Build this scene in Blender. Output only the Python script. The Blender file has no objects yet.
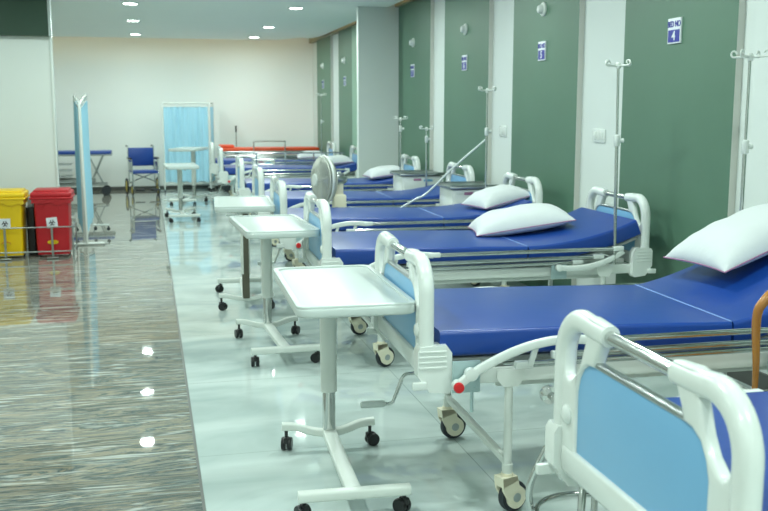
import bpy, bmesh, math, random
from mathutils import Vector, Matrix, Euler
random.seed(7)
C = bpy.context.scene.collection
PI = math.pi
R = math.radians

# ------------------------------------------------------------------ materials
def lin(c):
    out = []
    for v in c[:3]:
        v = v / 255.0
        out.append(v / 12.92 if v <= 0.04045 else ((v + 0.055) / 1.055) ** 2.4)
    return (out[0], out[1], out[2], 1.0)

def mat(name, rgb, rough=0.5, metal=0.0, var=0.06, scale=8.0, bump=0.0, bscale=60.0, spec=0.5,
        coat=0.0, emit=None, estr=0.0, trans=0.0, sheen=0.0):
    m = bpy.data.materials.new(name); m.use_nodes = True
    nt = m.node_tree; n = nt.nodes; l = nt.links
    b = n['Principled BSDF']
    tc = n.new('ShaderNodeTexCoord')
    nz = n.new('ShaderNodeTexNoise'); nz.inputs['Scale'].default_value = scale; nz.inputs['Detail'].default_value = 3
    l.new(tc.outputs['Object'], nz.inputs['Vector'])
    mx = n.new('ShaderNodeMix'); mx.data_type = 'RGBA'
    c = lin(rgb)
    mx.inputs[6].default_value = tuple(max(0, x * (1 - var)) for x in c[:3]) + (1,)
    mx.inputs[7].default_value = tuple(min(1, x * (1 + var)) for x in c[:3]) + (1,)
    l.new(nz.outputs['Fac'], mx.inputs[0]); l.new(mx.outputs[2], b.inputs['Base Color'])
    b.inputs['Roughness'].default_value = rough; b.inputs['Metallic'].default_value = metal
    b.inputs['Specular IOR Level'].default_value = spec
    b.inputs['Coat Weight'].default_value = coat
    b.inputs['Sheen Weight'].default_value = sheen
    b.inputs['Transmission Weight'].default_value = trans
    if emit:
        b.inputs['Emission Color'].default_value = lin(emit); b.inputs['Emission Strength'].default_value = estr
    if bump > 0:
        n2 = n.new('ShaderNodeTexNoise'); n2.inputs['Scale'].default_value = bscale; n2.inputs['Detail'].default_value = 4
        l.new(tc.outputs['Object'], n2.inputs['Vector'])
        bp = n.new('ShaderNodeBump'); bp.inputs['Strength'].default_value = bump; bp.inputs['Distance'].default_value = 0.01
        l.new(n2.outputs['Fac'], bp.inputs['Height']); l.new(bp.outputs['Normal'], b.inputs['Normal'])
    return m

M = {}
M['wall'] = mat('wall_paint', (218, 225, 221), 0.6, var=0.02, scale=1.5)
M['wallfar'] = mat('far_wall_paint', (238, 242, 238), 0.6, var=0.02, scale=1.0)
M['ceil'] = mat('ceiling_paint', (240, 248, 243), 0.75, var=0.02, scale=1.0)
M['green'] = mat('green_panel', (86, 120, 100), 0.45, var=0.08, scale=1.3, bump=0.05, bscale=14)
M['greenlt'] = mat('green_panel_lit', (130, 172, 148), 0.35, var=0.05, scale=2)  # paler copy of the panel green, for a strip that catches light
M['greendk'] = mat('dark_green_board', (44, 70, 56), 0.5, var=0.06, scale=3)
M['edge'] = mat('panel_edge', (198, 200, 192), 0.5, var=0.04)
M['silver'] = mat('silver_trim', (190, 200, 200), 0.3, 0.8, var=0.04)
M['cornice'] = mat('tan_cornice', (146, 142, 116), 0.6, var=0.05)
M['base'] = mat('dark_skirting', (82, 84, 80), 0.4, var=0.1)
M['plastic'] = mat('white_abs_plastic', (224, 230, 226), 0.22, var=0.015, coat=0.3)
M['enamel'] = mat('white_enamel', (218, 224, 218), 0.33, var=0.03)
M['tray'] = mat('white_tray', (198, 208, 205), 0.28, var=0.02)
M['cream'] = mat('cream_plastic', (236, 230, 206), 0.4, var=0.05)
M['tyre'] = mat('dark_rubber', (42, 48, 54), 0.55, var=0.15, scale=40)
M['black'] = mat('black_plastic', (22, 24, 26), 0.35, var=0.1)
M['chrome'] = mat('chrome', (205, 208, 206), 0.13, 1.0, var=0.04)
M['steel'] = mat('brushed_steel', (176, 182, 182), 0.28, 1.0, var=0.08, scale=20)
M['galv'] = mat('galvanised_plate', (176, 198, 200), 0.35, 0.55, var=0.08, scale=20)
M['bluepanel'] = mat('pale_blue_laminate', (122, 178, 218), 0.32, var=0.025, scale=4)
M['vinyl'] = mat('blue_vinyl', (15, 63, 146), 0.34, var=0.10, scale=3, bump=0.08, bscale=9, spec=0.6)
M['vinylseam'] = mat('light_blue_seam', (116, 148, 204), 0.45, var=0.05)
M['deck'] = mat('deck_sheet', (150, 156, 152), 0.5, var=0.08)
M['red'] = mat('red_knob_plastic', (206, 30, 34), 0.35, var=0.05)
M['cotton'] = mat('white_cotton', (214, 219, 220), 0.9, var=0.03, scale=6, bump=0.25, bscale=16, sheen=0.2)
M['piping'] = mat('mauve_piping', (168, 120, 152), 0.8, var=0.1)
M['wood'] = mat('varnished_wood', (170, 112, 44), 0.25, var=0.25, scale=12, coat=0.4)
M['curtain'] = mat('blue_curtain', (168, 216, 236), 0.85, var=0.05, scale=4)
M['binred'] = mat('red_bin_plastic', (186, 22, 34), 0.4, var=0.05)
M['binyel'] = mat('yellow_bin_plastic', (236, 196, 8), 0.4, var=0.04)
M['orange'] = mat('orange_vinyl', (226, 84, 44), 0.4, var=0.06)
M['yellow'] = mat('yellow_hub', (214, 190, 70), 0.4, var=0.06)
M['signwhite'] = mat('sign_white', (226, 230, 236), 0.3, var=0.02)
M['signblue'] = mat('sign_blue', (36, 44, 150), 0.3, var=0.04)
M['cage'] = mat('fan_cage_wire', (196, 200, 190), 0.4, 0.1, var=0.05)
M['fanblade'] = mat('fan_blade', (170, 178, 170), 0.3, var=0.05)
M['brown'] = mat('brown_slide', (92, 90, 76), 0.35, 0.3, var=0.1)
M['liner'] = mat('clear_liner', (206, 214, 214), 0.35, var=0.05, trans=0.6)
M['lamp'] = mat('lit_diffuser', (255, 255, 255), 0.5, var=0.0, emit=(240, 255, 250), estr=14.0)
M['oval'] = mat('yellow_sticker', (226, 196, 20), 0.4, var=0.03)

def floor_white():
    m = bpy.data.materials.new('white_floor_tiles'); m.use_nodes = True
    nt = m.node_tree; n = nt.nodes; l = nt.links; b = n['Principled BSDF']
    tc = n.new('ShaderNodeTexCoord')
    nz = n.new('ShaderNodeTexNoise'); nz.inputs['Scale'].default_value = 1.1; nz.inputs['Detail'].default_value = 6
    nz.inputs['Distortion'].default_value = 1.6
    mp = n.new('ShaderNodeMapping'); mp.inputs['Rotation'].default_value = (0, 0, 0.5); mp.inputs['Scale'].default_value = (0.7, 1.6, 1)
    l.new(tc.outputs['Object'], mp.inputs['Vector']); l.new(mp.outputs['Vector'], nz.inputs['Vector'])
    rp = n.new('ShaderNodeValToRGB')
    rp.color_ramp.elements[0].position = 0.3; rp.color_ramp.elements[0].color = lin((170, 186, 184))
    rp.color_ramp.elements[1].position = 0.62; rp.color_ramp.elements[1].color = lin((206, 218, 215))
    l.new(nz.outputs['Fac'], rp.inputs['Fac'])
    br = n.new('ShaderNodeTexBrick'); br.offset = 0.0; br.inputs['Scale'].default_value = 1.0
    br.inputs['Brick Width'].default_value = 1.2; br.inputs['Row Height'].default_value = 1.2
    br.inputs['Mortar Size'].default_value = 0.0025; br.inputs['Mortar Smooth'].default_value = 0.1
    m2 = n.new('ShaderNodeMapping'); m2.inputs['Location'].default_value = (-0.165, 0.6, 0)
    l.new(tc.outputs['Object'], m2.inputs['Vector']); l.new(m2.outputs['Vector'], br.inputs['Vector'])
    l.new(rp.outputs['Color'], br.inputs['Color1']); l.new(rp.outputs['Color'], br.inputs['Color2'])
    br.inputs['Mortar'].default_value = lin((160, 174, 170))
    l.new(br.outputs['Color'], b.inputs['Base Color'])
    b.inputs['Roughness'].default_value = 0.035; b.inputs['Specular IOR Level'].default_value = 0.6
    return m

def floor_marble():
    m = bpy.data.materials.new('brown_marble_tiles'); m.use_nodes = True
    nt = m.node_tree; n = nt.nodes; l = nt.links; b = n['Principled BSDF']
    tc = n.new('ShaderNodeTexCoord')
    # each slab gets its own shift of the veining
    mp = n.new('ShaderNodeMapping'); mp.inputs['Scale'].default_value = (1.2, 8.5, 1); mp.inputs['Rotation'].default_value = (0, 0, 0.05)
    l.new(tc.outputs['Object'], mp.inputs['Vector'])
    nz = n.new('ShaderNodeTexNoise'); nz.inputs['Scale'].default_value = 1.0; nz.inputs['Detail'].default_value = 8
    nz.inputs['Roughness'].default_value = 0.68; nz.inputs['Distortion'].default_value = 1.3
    l.new(mp.outputs['Vector'], nz.inputs['Vector'])
    rp = n.new('ShaderNodeValToRGB'); e = rp.color_ramp.elements
    e[0].position = 0.26; e[0].color = lin((40, 50, 54))
    e[1].position = 0.76; e[1].color = lin((196, 196, 186))
    for ps, cl in ((0.36, (106, 116, 115)), (0.41, (150, 140, 120)), (0.45, (80, 94, 96)), (0.50, (138, 140, 132)), (0.54, (166, 156, 136)), (0.58, (92, 106, 106)), (0.64, (156, 160, 154))):
        a = rp.color_ramp.elements.new(ps); a.color = lin(cl)
    l.new(nz.outputs['Fac'], rp.inputs['Fac'])
    mp3 = n.new('ShaderNodeMapping'); mp3.inputs['Scale'].default_value = (3.0, 26.0, 1); mp3.inputs['Location'].default_value = (3.1, 1.7, 0)
    l.new(tc.outputs['Object'], mp3.inputs['Vector'])
    n3 = n.new('ShaderNodeTexNoise'); n3.inputs['Scale'].default_value = 1.0; n3.inputs['Detail'].default_value = 5; n3.inputs['Distortion'].default_value = 1.0
    l.new(mp3.outputs['Vector'], n3.inputs['Vector'])
    r3 = n.new('ShaderNodeValToRGB'); r3.color_ramp.elements[0].position = 0.56; r3.color_ramp.elements[1].position = 0.66
    r3.color_ramp.elements[0].color = (0, 0, 0, 1); r3.color_ramp.elements[1].color = (0.75, 0.75, 0.75, 1)
    l.new(n3.outputs['Fac'], r3.inputs['Fac'])
    mv = n.new('ShaderNodeMix'); mv.data_type = 'RGBA'; mv.inputs[7].default_value = lin((206, 210, 204))
    l.new(r3.outputs['Color'], mv.inputs[0]); l.new(rp.outputs['Color'], mv.inputs[6])
    br = n.new('ShaderNodeTexBrick'); br.offset = 0.0; br.inputs['Scale'].default_value = 1.0
    br.inputs['Brick Width'].default_value = 1.295; br.inputs['Row Height'].default_value = 0.6
    br.inputs['Mortar Size'].default_value = 0.0025
    m2 = n.new('ShaderNodeMapping'); m2.inputs['Location'].default_value = (1.13, 0.2, 0)
    l.new(tc.outputs['Object'], m2.inputs['Vector']); l.new(m2.outputs['Vector'], br.inputs['Vector'])
    l.new(mv.outputs[2], br.inputs['Color1']); 
    dk = n.new('ShaderNodeMix'); dk.data_type = 'RGBA'; dk.blend_type = 'MULTIPLY'; dk.inputs[0].default_value = 1.0
    dk.inputs[7].default_value = (0.9, 0.91, 0.92, 1)
    l.new(mv.outputs[2], dk.inputs[6]); l.new(dk.outputs[2], br.inputs['Color2'])
    br.inputs['Mortar'].default_value = lin((140, 138, 130))
    l.new(br.outputs['Color'], b.inputs['Base Color'])
    wv = n.new('ShaderNodeTexNoise'); wv.inputs['Scale'].default_value = 1.0; wv.inputs['Detail'].default_value = 1
    mw = n.new('ShaderNodeMapping'); mw.inputs['Scale'].default_value = (0.8, 4.0, 1); l.new(tc.outputs['Object'], mw.inputs['Vector']); l.new(mw.outputs['Vector'], wv.inputs['Vector'])
    bp = n.new('ShaderNodeBump'); bp.inputs['Strength'].default_value = 0.07; bp.inputs['Distance'].default_value = 0.004
    l.new(wv.outputs['Fac'], bp.inputs['Height']); l.new(bp.outputs['Normal'], b.inputs['Normal'])
    b.inputs['Roughness'].default_value = 0.02; b.inputs['Specular IOR Level'].default_value = 0.6
    return m
M['floorw'] = floor_white(); M['floorm'] = floor_marble()

# ------------------------------------------------------------------ mesh helpers
def rr(w, h, r, n=4):
    """rounded rectangle section, counter-clockwise, list of (a, b)"""
    pts = []
    for cx, cy, a0 in ((w/2-r, h/2-r, 0), (-w/2+r, h/2-r, 90), (-w/2+r, -h/2+r, 180), (w/2-r, -h/2+r, 270)):
        for i in range(n + 1):
            a = R(a0 + 90.0 * i / n); pts.append((cx + r*math.cos(a), cy + r*math.sin(a)))
    return pts

class B:
    def __init__(s): s.bm = bmesh.new(); s.mi = 0
    def _fin(s, faces):
        for f in faces: f.material_index = s.mi
    def box(s, c, size, bev=0.0, rot=None, seg=2):
        r = bmesh.ops.create_cube(s.bm, size=1.0); vs = r['verts']
        bmesh.ops.scale(s.bm, vec=size, verts=vs)
        fs = set(f for v in vs for f in v.link_faces)
        if bev > 0:
            es = list(set(e for v in vs for e in v.link_edges))
            q = bmesh.ops.bevel(s.bm, geom=es, offset=bev, segments=seg, profile=0.5, affect='EDGES')
            vs = list(set(v for f in q['faces'] for v in f.verts) | set(v for v in vs if v.is_valid))
            fs = set(f for v in vs for f in v.link_faces)
        if rot is not None: bmesh.ops.rotate(s.bm, cent=(0,0,0), matrix=Euler(rot).to_matrix(), verts=vs)
        bmesh.ops.translate(s.bm, vec=c, verts=vs)
        s._fin(fs); return s
    def sweep(s, path, section, binormal=None, caps=True, closed=False, scales=None):
        P = [Vector(p) for p in path]; n = len(P); rings = []
        pn = None
        for i, p in enumerate(P):
            if closed: t = (P[(i+1) % n] - P[i-1]).normalized()
            elif i == 0: t = (P[1]-P[0]).normalized()
            elif i == n-1: t = (P[-1]-P[-2]).normalized()
            else: t = ((P[i+1]-p).normalized() + (p-P[i-1]).normalized()).normalized()
            if binormal is not None:
                bn = Vector(binormal); bn = (bn - t*bn.dot(t)).normalized(); nn = bn.cross(t).normalized()
            else:
                if pn is None:
                    a = Vector((0,0,1)) if abs(t.z) < 0.9 else Vector((1,0,0))
                    nn = (a - t*a.dot(t)).normalized()
                else: nn = (pn - t*pn.dot(t)).normalized()
                pn = nn; bn = t.cross(nn)
            k = scales[i] if scales else 1.0
            rings.append([s.bm.verts.new(p + bn*(a*k) + nn*(b*k)) for a, b in section])
        m = len(section); fs = []
        for i in range(n if closed else n-1):
            r0, r1 = rings[i], rings[(i+1) % n]
            for j in range(m):
                fs.append(s.bm.faces.new((r0[j], r0[(j+1) % m], r1[(j+1) % m], r1[j])))
        if caps and not closed:
            fs.append(s.bm.faces.new(list(reversed(rings[0])))); fs.append(s.bm.faces.new(rings[-1]))
        s._fin(fs); return s
    def tube(s, path, r, seg=10, closed=False, scales=None):
        return s.sweep(path, [(r*math.cos(2*PI*i/seg), r*math.sin(2*PI*i/seg)) for i in range(seg)], closed=closed, scales=scales)
    def lathe(s, prof, c=(0,0,0), axis='Z', seg=24, rot=None):
        vs = []; rings = []
        for (r, z) in prof:
            ring = []
            for i in range(seg):
                a = 2*PI*i/seg
                p = Vector((r*math.cos(a), r*math.sin(a), z))
                if axis == 'X': p = Vector((p.z, p.x, p.y))
                if axis == 'Y': p = Vector((p.y, p.z, p.x))
                if rot is not None: p = Euler(rot).to_matrix() @ p
                ring.append(s.bm.verts.new(p + Vector(c)))
            rings.append(ring)
        fs = []
        for k in range(len(rings)-1):
            for i in range(seg):
                fs.append(s.bm.faces.new((rings[k][i], rings[k][(i+1) % seg], rings[k+1][(i+1) % seg], rings[k+1][i])))
        fs.append(s.bm.faces.new(list(reversed(rings[0])))); fs.append(s.bm.faces.new(rings[-1]))
        s._fin(fs); return s
    def prism(s, poly, z0, z1, T=None):
        """poly list of (u, v); extruded z0..z1; T maps (u, v, z) to xyz"""
        T = T or (lambda u, v, z: (u, v, z))
        a = [s.bm.verts.new(T(u, v, z0)) for u, v in poly]; b = [s.bm.verts.new(T(u, v, z1)) for u, v in poly]
        m = len(poly); fs = [s.bm.faces.new(list(reversed(a))), s.bm.faces.new(b)]
        for j in range(m): fs.append(s.bm.faces.new((a[j], a[(j+1) % m], b[(j+1) % m], b[j])))
        s._fin(fs); return s
    def plate(s, loops, depth, bev, T):
        """flat plate with holes and rounded rims; loops in (u, v); thickness along w; T maps (u, v, w)"""
        cu = bpy.data.curves.new('tmp', 'CURVE'); cu.dimensions = '2D'; cu.fill_mode = 'BOTH'
        cu.extrude = max(depth/2 - bev, 0.0001); cu.bevel_depth = bev; cu.bevel_resolution = 2; cu.offset = -bev
        for lp in loops:
            sp = cu.splines.new('POLY'); sp.points.add(len(lp)-1); sp.use_cyclic_u = True
            for p, q in zip(sp.points, lp): p.co = (q[0], q[1], 0, 1)
        o = bpy.data.objects.new('tmp', cu); C.objects.link(o)
        dg = bpy.context.evaluated_depsgraph_get(); dg.update()
        me = bpy.data.meshes.new_from_object(o.evaluated_get(dg))
        bpy.data.objects.remove(o); bpy.data.curves.remove(cu)
        vs = [s.bm.verts.new(T(*v.co)) for v in me.vertices]; fs = []
        for p in me.polygons:
            try: fs.append(s.bm.faces.new([vs[i] for i in p.vertices]))
            except ValueError: pass
        bpy.data.meshes.remove(me)
        s._fin(fs); return s
    def text(s, body, size, T, depth=0.0015):
        cu = bpy.data.curves.new('tmp', 'FONT'); cu.body = body; cu.size = size; cu.align_x = 'CENTER'; cu.align_y = 'CENTER'; cu.extrude = depth
        cu.offset = size*0.02
        o = bpy.data.objects.new('tmp', cu); C.objects.link(o)
        dg = bpy.context.evaluated_depsgraph_get(); dg.update()
        me = bpy.data.meshes.new_from_object(o.evaluated_get(dg))
        bpy.data.objects.remove(o); bpy.data.curves.remove(cu)
        vs = [s.bm.verts.new(T(*v.co)) for v in me.vertices]; fs = []
        for p in me.polygons:
            try: fs.append(s.bm.faces.new([vs[i] for i in p.vertices]))
            except ValueError: pass
        bpy.data.meshes.remove(me)
        s._fin(fs); return s
    def obj(s, name, mats, parent=None, off=(0,0,0), ang=38, smooth=True):
        bmesh.ops.remove_doubles(s.bm, verts=s.bm.verts[:], dist=1e-6)
        bmesh.ops.recalc_face_normals(s.bm, faces=s.bm.faces[:])
        if any(off): bmesh.ops.translate(s.bm, vec=off, verts=s.bm.verts[:])
        me = bpy.data.meshes.new(name); s.bm.to_mesh(me); s.bm.free()
        for m in (mats if isinstance(mats, (list, tuple)) else [mats]): me.materials.append(m)
        if smooth:
            for p in me.polygons: p.use_smooth = True
            me.set_sharp_from_angle(angle=R(ang))
        o = bpy.data.objects.new(name, me); C.objects.link(o)
        if parent is not None: o.parent = parent
        return o

def tag(o, label, cat, group=None, kind=None):
    if label: o['label'] = label
    if cat: o['category'] = cat
    if group: o['group'] = group
    if kind: o['kind'] = kind
    return o
def thing(name, label, cat, loc=(0,0,0), rz=0.0, group=None):
    o = bpy.data.objects.new(name, None); C.objects.link(o)
    o.location = loc; o.rotation_euler = (0, 0, rz); o.empty_display_size = 0.1
    return tag(o, label, cat, group)
def copy_tree(o, parent=None):
    c = o.copy(); C.objects.link(c)
    if parent is not None: c.parent = parent
    for ch in list(o.children): copy_tree(ch, c)
    return c
def struct(o):
    o['kind'] = 'structure'; return o
def arc(cx, cy, r, a0, a1, n=8):
    return [(cx + r*math.cos(R(a0+(a1-a0)*i/n)), cy + r*math.sin(R(a0+(a1-a0)*i/n))) for i in range(n+1)]
def smooth_path(pts, n=6):
    """Catmull-Rom through points"""
    P = [Vector(p) for p in pts]; out = []
    for i in range(len(P)-1):
        p0 = P[max(i-1, 0)]; p1 = P[i]; p2 = P[i+1]; p3 = P[min(i+2, len(P)-1)]
        for k in range(n):
            t = k/n
            out.append(0.5*((2*p1) + (p2-p0)*t + (2*p0-5*p1+4*p2-p3)*t*t + (3*p1-p0-3*p2+p3)*t**3))
    out.append(P[-1]); return out

# ------------------------------------------------------------------ room shell
W = 3.25       # green panel face
WW = 3.295     # white wall behind the panels
YF = 19.5      # far wall
YB = -4.0
XL = -3.6
ZC = 2.9       # dropped ceiling
ZU = 3.25      # slab above
XB = 0.165     # edge between marble and white floor

b = B(); b.box(((XL+XB-0.012)/2, (YF+YB)/2, -0.05), (XB-0.012-XL, YF-YB, 0.1)); struct(b.obj('floor', M['floorm'], smooth=False))
b = B(); b.box(((WW+XB)/2, (YF+YB)/2, -0.05), (WW-XB, YF-YB, 0.1)); struct(b.obj('floor', M['floorw'], smooth=False))
b = B(); b.box((XB-0.006, (YF+YB)/2, -0.05), (0.012, YF-YB, 0.1)); struct(b.obj('trim_1', M['base'], smooth=False))
b = B(); b.box((WW+0.1, (YF+YB)/2, ZU/2), (0.2, YF-YB+0.4, ZU)); struct(b.obj('wall_right', M['wall'], smooth=False))
b = B(); b.box((0, YF+0.1, ZU/2), (8, 0.2, ZU)); struct(b.obj('wall_far', M['wallfar'], smooth=False))
b = B(); b.box((XL-0.1, (YF+YB)/2, ZU/2), (0.2, YF-YB, ZU)); struct(b.obj('wall_left', M['wall'], smooth=False))
b = B(); b.box((0, YB-0.1, ZU/2), (8, 0.2, ZU)); struct(b.obj('wall_back', M['wall'], smooth=False))
b = B(); b.box((0, (YF+YB)/2, ZU+0.1), (8, YF-YB+0.4, 0.2)); struct(b.obj('ceiling', M['ceil'], smooth=False))
# dropped ceiling with its wavy far corner
XE = 3.11
edge = [(XL, YB), (XE, YB), (XE, 17.2), (3.10, 17.6), (3.05, 17.95), (2.95, 18.1), (2.86, 18.0), (2.76, 18.02), (2.66, 18.25), (2.5, 18.6), (2.2, 18.72), (XL, 18.72)]
b = B(); b.prism(edge, ZC, ZC+0.06); struct(b.obj('ceiling', M['ceil'], smooth=False))
b = B(); b.box((-0.2, YF-0.008, 0.035), (6.8, 0.016, 0.07)); struct(b.obj('baseboard_far', M['base'], smooth=False))
b = B(); b.box((WW-0.008, (YF+YB)/2, 0.05), (0.016, YF-YB, 0.1)); struct(b.obj('baseboard_right', M['base'], smooth=False))

# green wall panels on the right wall (end faces grey)
panels = [(0.6, 2.03), (2.73, 4.10), (4.86, 6.19), (6.93, 8.30), (8.95, 10.39), (10.95, 12.42), (12.85, 13.9), (15.42, 16.55), (17.3, 18.75)]
for i, (y0, y1) in enumerate(panels):
    b = B(); b.box(((W+WW)/2, (y0+y1)/2, ZU/2), (WW-W, y1-y0, ZU))
    for f in b.bm.faces:
        if abs(f.normal.y) > 0.9: f.material_index = 1
    struct(b.obj('trim_%d' % (i+2), [M['green'], M['edge']], smooth=False))
b = B(); b.box(((W+WW)/2, 14.66, ZU/2), (WW-W, 1.52, ZU)); struct(b.obj('trim_12', M['greenlt'], smooth=False))  # wall panel strip beyond the pillar, its lit look put into the colour
b = B(); b.box((3.25, (YB+19.4)/2, 3.08), (0.09, 19.4-YB, 0.36)); struct(b.obj('trim_13', M['cornice'], smooth=False))
# projecting pillar between the bays
b = B(); b.box(((2.71+WW)/2, 12.50, ZU/2), (WW-2.71, 0.10, ZU))
for f in b.bm.faces:
    f.normal_update()
    if f.normal.x < -0.9: f.material_index = 1
struct(b.obj('pillar', [M['wall'], M['wall']], smooth=False))
# pillar on the left with green board on top and silver edge
b = B(); b.box((-1.88, 11.53, ZU/2), (1.70, 0.26, ZU), 0.012); struct(b.obj('pillar', M['wall'], smooth=False))
b = B(); b.box((-1.905, 11.36, 2.68), (1.74, 0.08, 0.62)); struct(b.obj('trim_20', M['greendk'], smooth=False))
b = B(); b.box((-1.02, 11.355, 2.68), (0.03, 0.10, 0.63)); struct(b.obj('trim_21', M['silver'], smooth=False))
b = B(); b.box((-1.028, 11.40, 1.18), (0.03, 0.03, 2.36), 0.01); struct(b.obj('trim_22', M['wall'], smooth=False))

# ------------------------------------------------------------------ ceiling lights
lamp_n = 0
def downlight(x, y, label):
    t = thing('ceiling_downlight', label, 'ceiling light', (x, y, ZC), 0, 'recessed ceiling downlights')
    b = B(); prof = [(0.085, -0.001), (0.088, -0.010), (0.105, -0.010), (0.112, -0.003), (0.112, 0.0)]
    b.lathe(prof, seg=28); b.obj('trim_ring', M['plastic'], t)
    b = B(); b.lathe([(0.084, -0.0105), (0.084, -0.006)], seg=28); b.obj('diffuser', M['lamp'], t)
    return t
def lamp(x, y, power):
    global lamp_n
    ld = bpy.data.lights.new('downlight_lamp', 'AREA'); ld.shape = 'DISK'; ld.size = 0.17; ld.energy = power
    ld.color = (0.865, 1.0, 0.935); ld.spread = R(180)
    o = bpy.data.objects.new('downlight_lamp', ld); C.objects.link(o); o.location = (x, y, ZC-0.014)
rowsL = [17.8, 15.15, 12.78, 10.2, 7.7, 5.2, 2.7, 0.2, -2.3]
rowsR = [18.0, 15.79, 12.82, 10.2, 7.7, 5.2, 2.7, 0.2, -2.3]
XR = (-0.17, 1.95, -2.3)
lab = {(0, 0): 'lit round downlight farthest back in the left row, close to the warm wall top',
       (0, 1): 'lit round downlight in the middle of the left row of three',
       (0, 2): 'lit round downlight at the top edge of the photo, nearest of the left row',
       (1, 0): 'faint lit downlight at the far end of the right row near the wavy ceiling edge',
       (1, 1): 'lit round downlight in the middle of the right row of three',
       (1, 2): 'bright lit downlight at the top edge of the photo, nearest of the right row'}
POW = 30.0
for r, x in enumerate(XR):
    for k, y in enumerate(rowsR if r == 1 else rowsL):
        if r == 2 and 10.5 < y < 13: continue
        if (r, k) in lab: downlight(x, y, lab[(r, k)])
        elif r < 2: downlight(x, y, 'lit round downlight overhead, outside the photo, seen only as a glint on the floor')
        lamp(x, y, POW * (0.5 if r == 2 else 1.0))

def cove(loc, sx, sy, energy, rot):
    ld = bpy.data.lights.new('cove_strip_lamp', 'AREA'); ld.shape = 'RECTANGLE'; ld.size = sx; ld.size_y = sy
    ld.energy = energy; ld.color = (1.0, 0.74, 0.36)
    o = bpy.data.objects.new('cove_strip_lamp', ld); C.objects.link(o); o.location = loc; o.rotation_euler = rot
cove((0.2, 18.66, ZC+0.10), 6.0, 0.03, 6, (R(90+25), 0, 0))            # shines to the far wall, from above the ceiling edge
cove((3.04, 8, ZC+0.10), 0.03, 18.0, 8, (0, R(-90-20), 0))

# ------------------------------------------------------------------ hospital bed
BX = 2.05
def ear_half(sgn):
    return [(sgn*u, v) for u, v in ((0.165, 0.972), (0.185, 0.935), (0.207, 0.900), (0.222, 0.866), (0.258, 0.862), (0.290, 0.845), (0.312, 0.815), (0.325, 0.775), (0.325, 0.612))]
outer = [(0.165, 0.985), (0.25, 0.992)] + arc(0.318, 0.845, 0.142, 100, 5, 10) + [(0.462, 0.78), (0.462, 0.57), (0.44, 0.555)]
slot = [(0.272, 0.932), (0.305, 0.945), (0.355, 0.938), (0.388, 0.905), (0.402, 0.865), (0.403, 0.830), (0.396, 0.806), (0.380, 0.796), (0.360, 0.800), (0.326, 0.826), (0.302, 0.862), (0.286, 0.900)]
def make_board(parent, x0, sgn, name):
    """sgn +1: outer face towards -x (footboard); -1: headboard"""
    T = lambda u, v, w: (x0 - sgn*w, u, v)
    fr = B(); first = len(bpy.data.meshes); made = []
    loop = [(u, v) for u, v in outer] + [(-u, v) for u, v in reversed(outer)] + list(ear_half(-1)) + list(reversed(ear_half(1)))
    fr.plate([loop, slot, [(-u, v) for u, v in slot]], 0.036, 0.010, T)
    for s in (-1, 1):   # thick rounded outer tube of each side piece
        pth = [(x0, s*0.435, 0.60), (x0, s*0.435, 0.75)] + [(x0, s*u, v) for u, v in arc(0.318, 0.848, 0.117, 0, 95, 12)] + [(x0, s*0.24, 0.960), (x0, s*0.165, 0.958)]
        sc = [1.0]*(len(pth)-4) + [0.98, 0.95, 0.92, 0.9]
        fr.sweep(pth, rr(0.056, 0.060, 0.025, 4), binormal=(1, 0, 0), scales=sc)
        # dished boss where the grip meets the post
        fr.lathe([(0.010, 0.0), (0.026, 0.006), (0.028, 0.018), (0.020, 0.026), (0.006, 0.028)], (x0 - sgn*0.004, s*0.372, 0.70), 'X', 14, rot=(0, 0, 0 if sgn < 0 else PI))
    fr.box((x0, 0, 0.583), (0.046, 0.80, 0.062), 0.008)
    o = fr.obj(name, M['plastic'], parent, (-BX, 0, 0), 50)
    p = B()
    inner = [(0.235, 0.868), (0.262, 0.866), (0.294, 0.848), (0.317, 0.817), (0.330, 0.775), (0.330, 0.606)]
    lp = inner + [(-u, v) for u, v in reversed(inner)]
    p.plate([lp], 0.018, 0.003, T); p.obj('panel', M['bluepanel'], o, (-BX, 0, 0), 30)
    p = B(); p.tube([(x0, -0.168, 0.957), (x0, 0.168, 0.957)], 0.0175, 16); p.obj('top_rail', M['chrome'], o, (-BX, 0, 0))
    p = B(); p.sweep([(x0, -0.243, 0.872), (x0, 0.243, 0.872)], rr(0.026, 0.016, 0.006, 3), binormal=(1, 0, 0)); p.obj('trim_strip', M['steel'], o, (-BX, 0, 0))
    for s in (-1, 1):
        k = B()
        xa = x0 - sgn*0.040; xb = x0 + sgn*0.092
        poly = [(xa, 0.560), (xa + sgn*0.045, 0.507), (xb - sgn*0.012, 0.500), (xb, 0.512), (xb, 0.632), (xb - sgn*0.022, 0.660), (xa + sgn*0.010, 0.655), (xa, 0.640)]
        y0, y1 = s*0.405, s*0.470
        k.prism(poly, y0, y1, lambda u, v, w: (u, w, v))
        for q in range(4):   # moulded ribs on the outer side
            k.box(((xa+xb)/2 - sgn*0.008, s*0.471, 0.638-0.017*q), (0.105, 0.006, 0.007), 0.002)
        k.box((x0 - sgn*0.035, s*0.476, 0.532), (0.055, 0.022, 0.026), 0.005)     # spring latch lug
        k.obj('corner_block', M['plastic'], o, (-BX, 0, 0), 40)
    for q in [o] + list(o.children):
        for v in q.data.vertices: v.co.y *= 0.965; v.co.z = v.co.z + 0.028*max(0, min(1, (v.co.z-0.50)/0.15))
    return o

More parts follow.
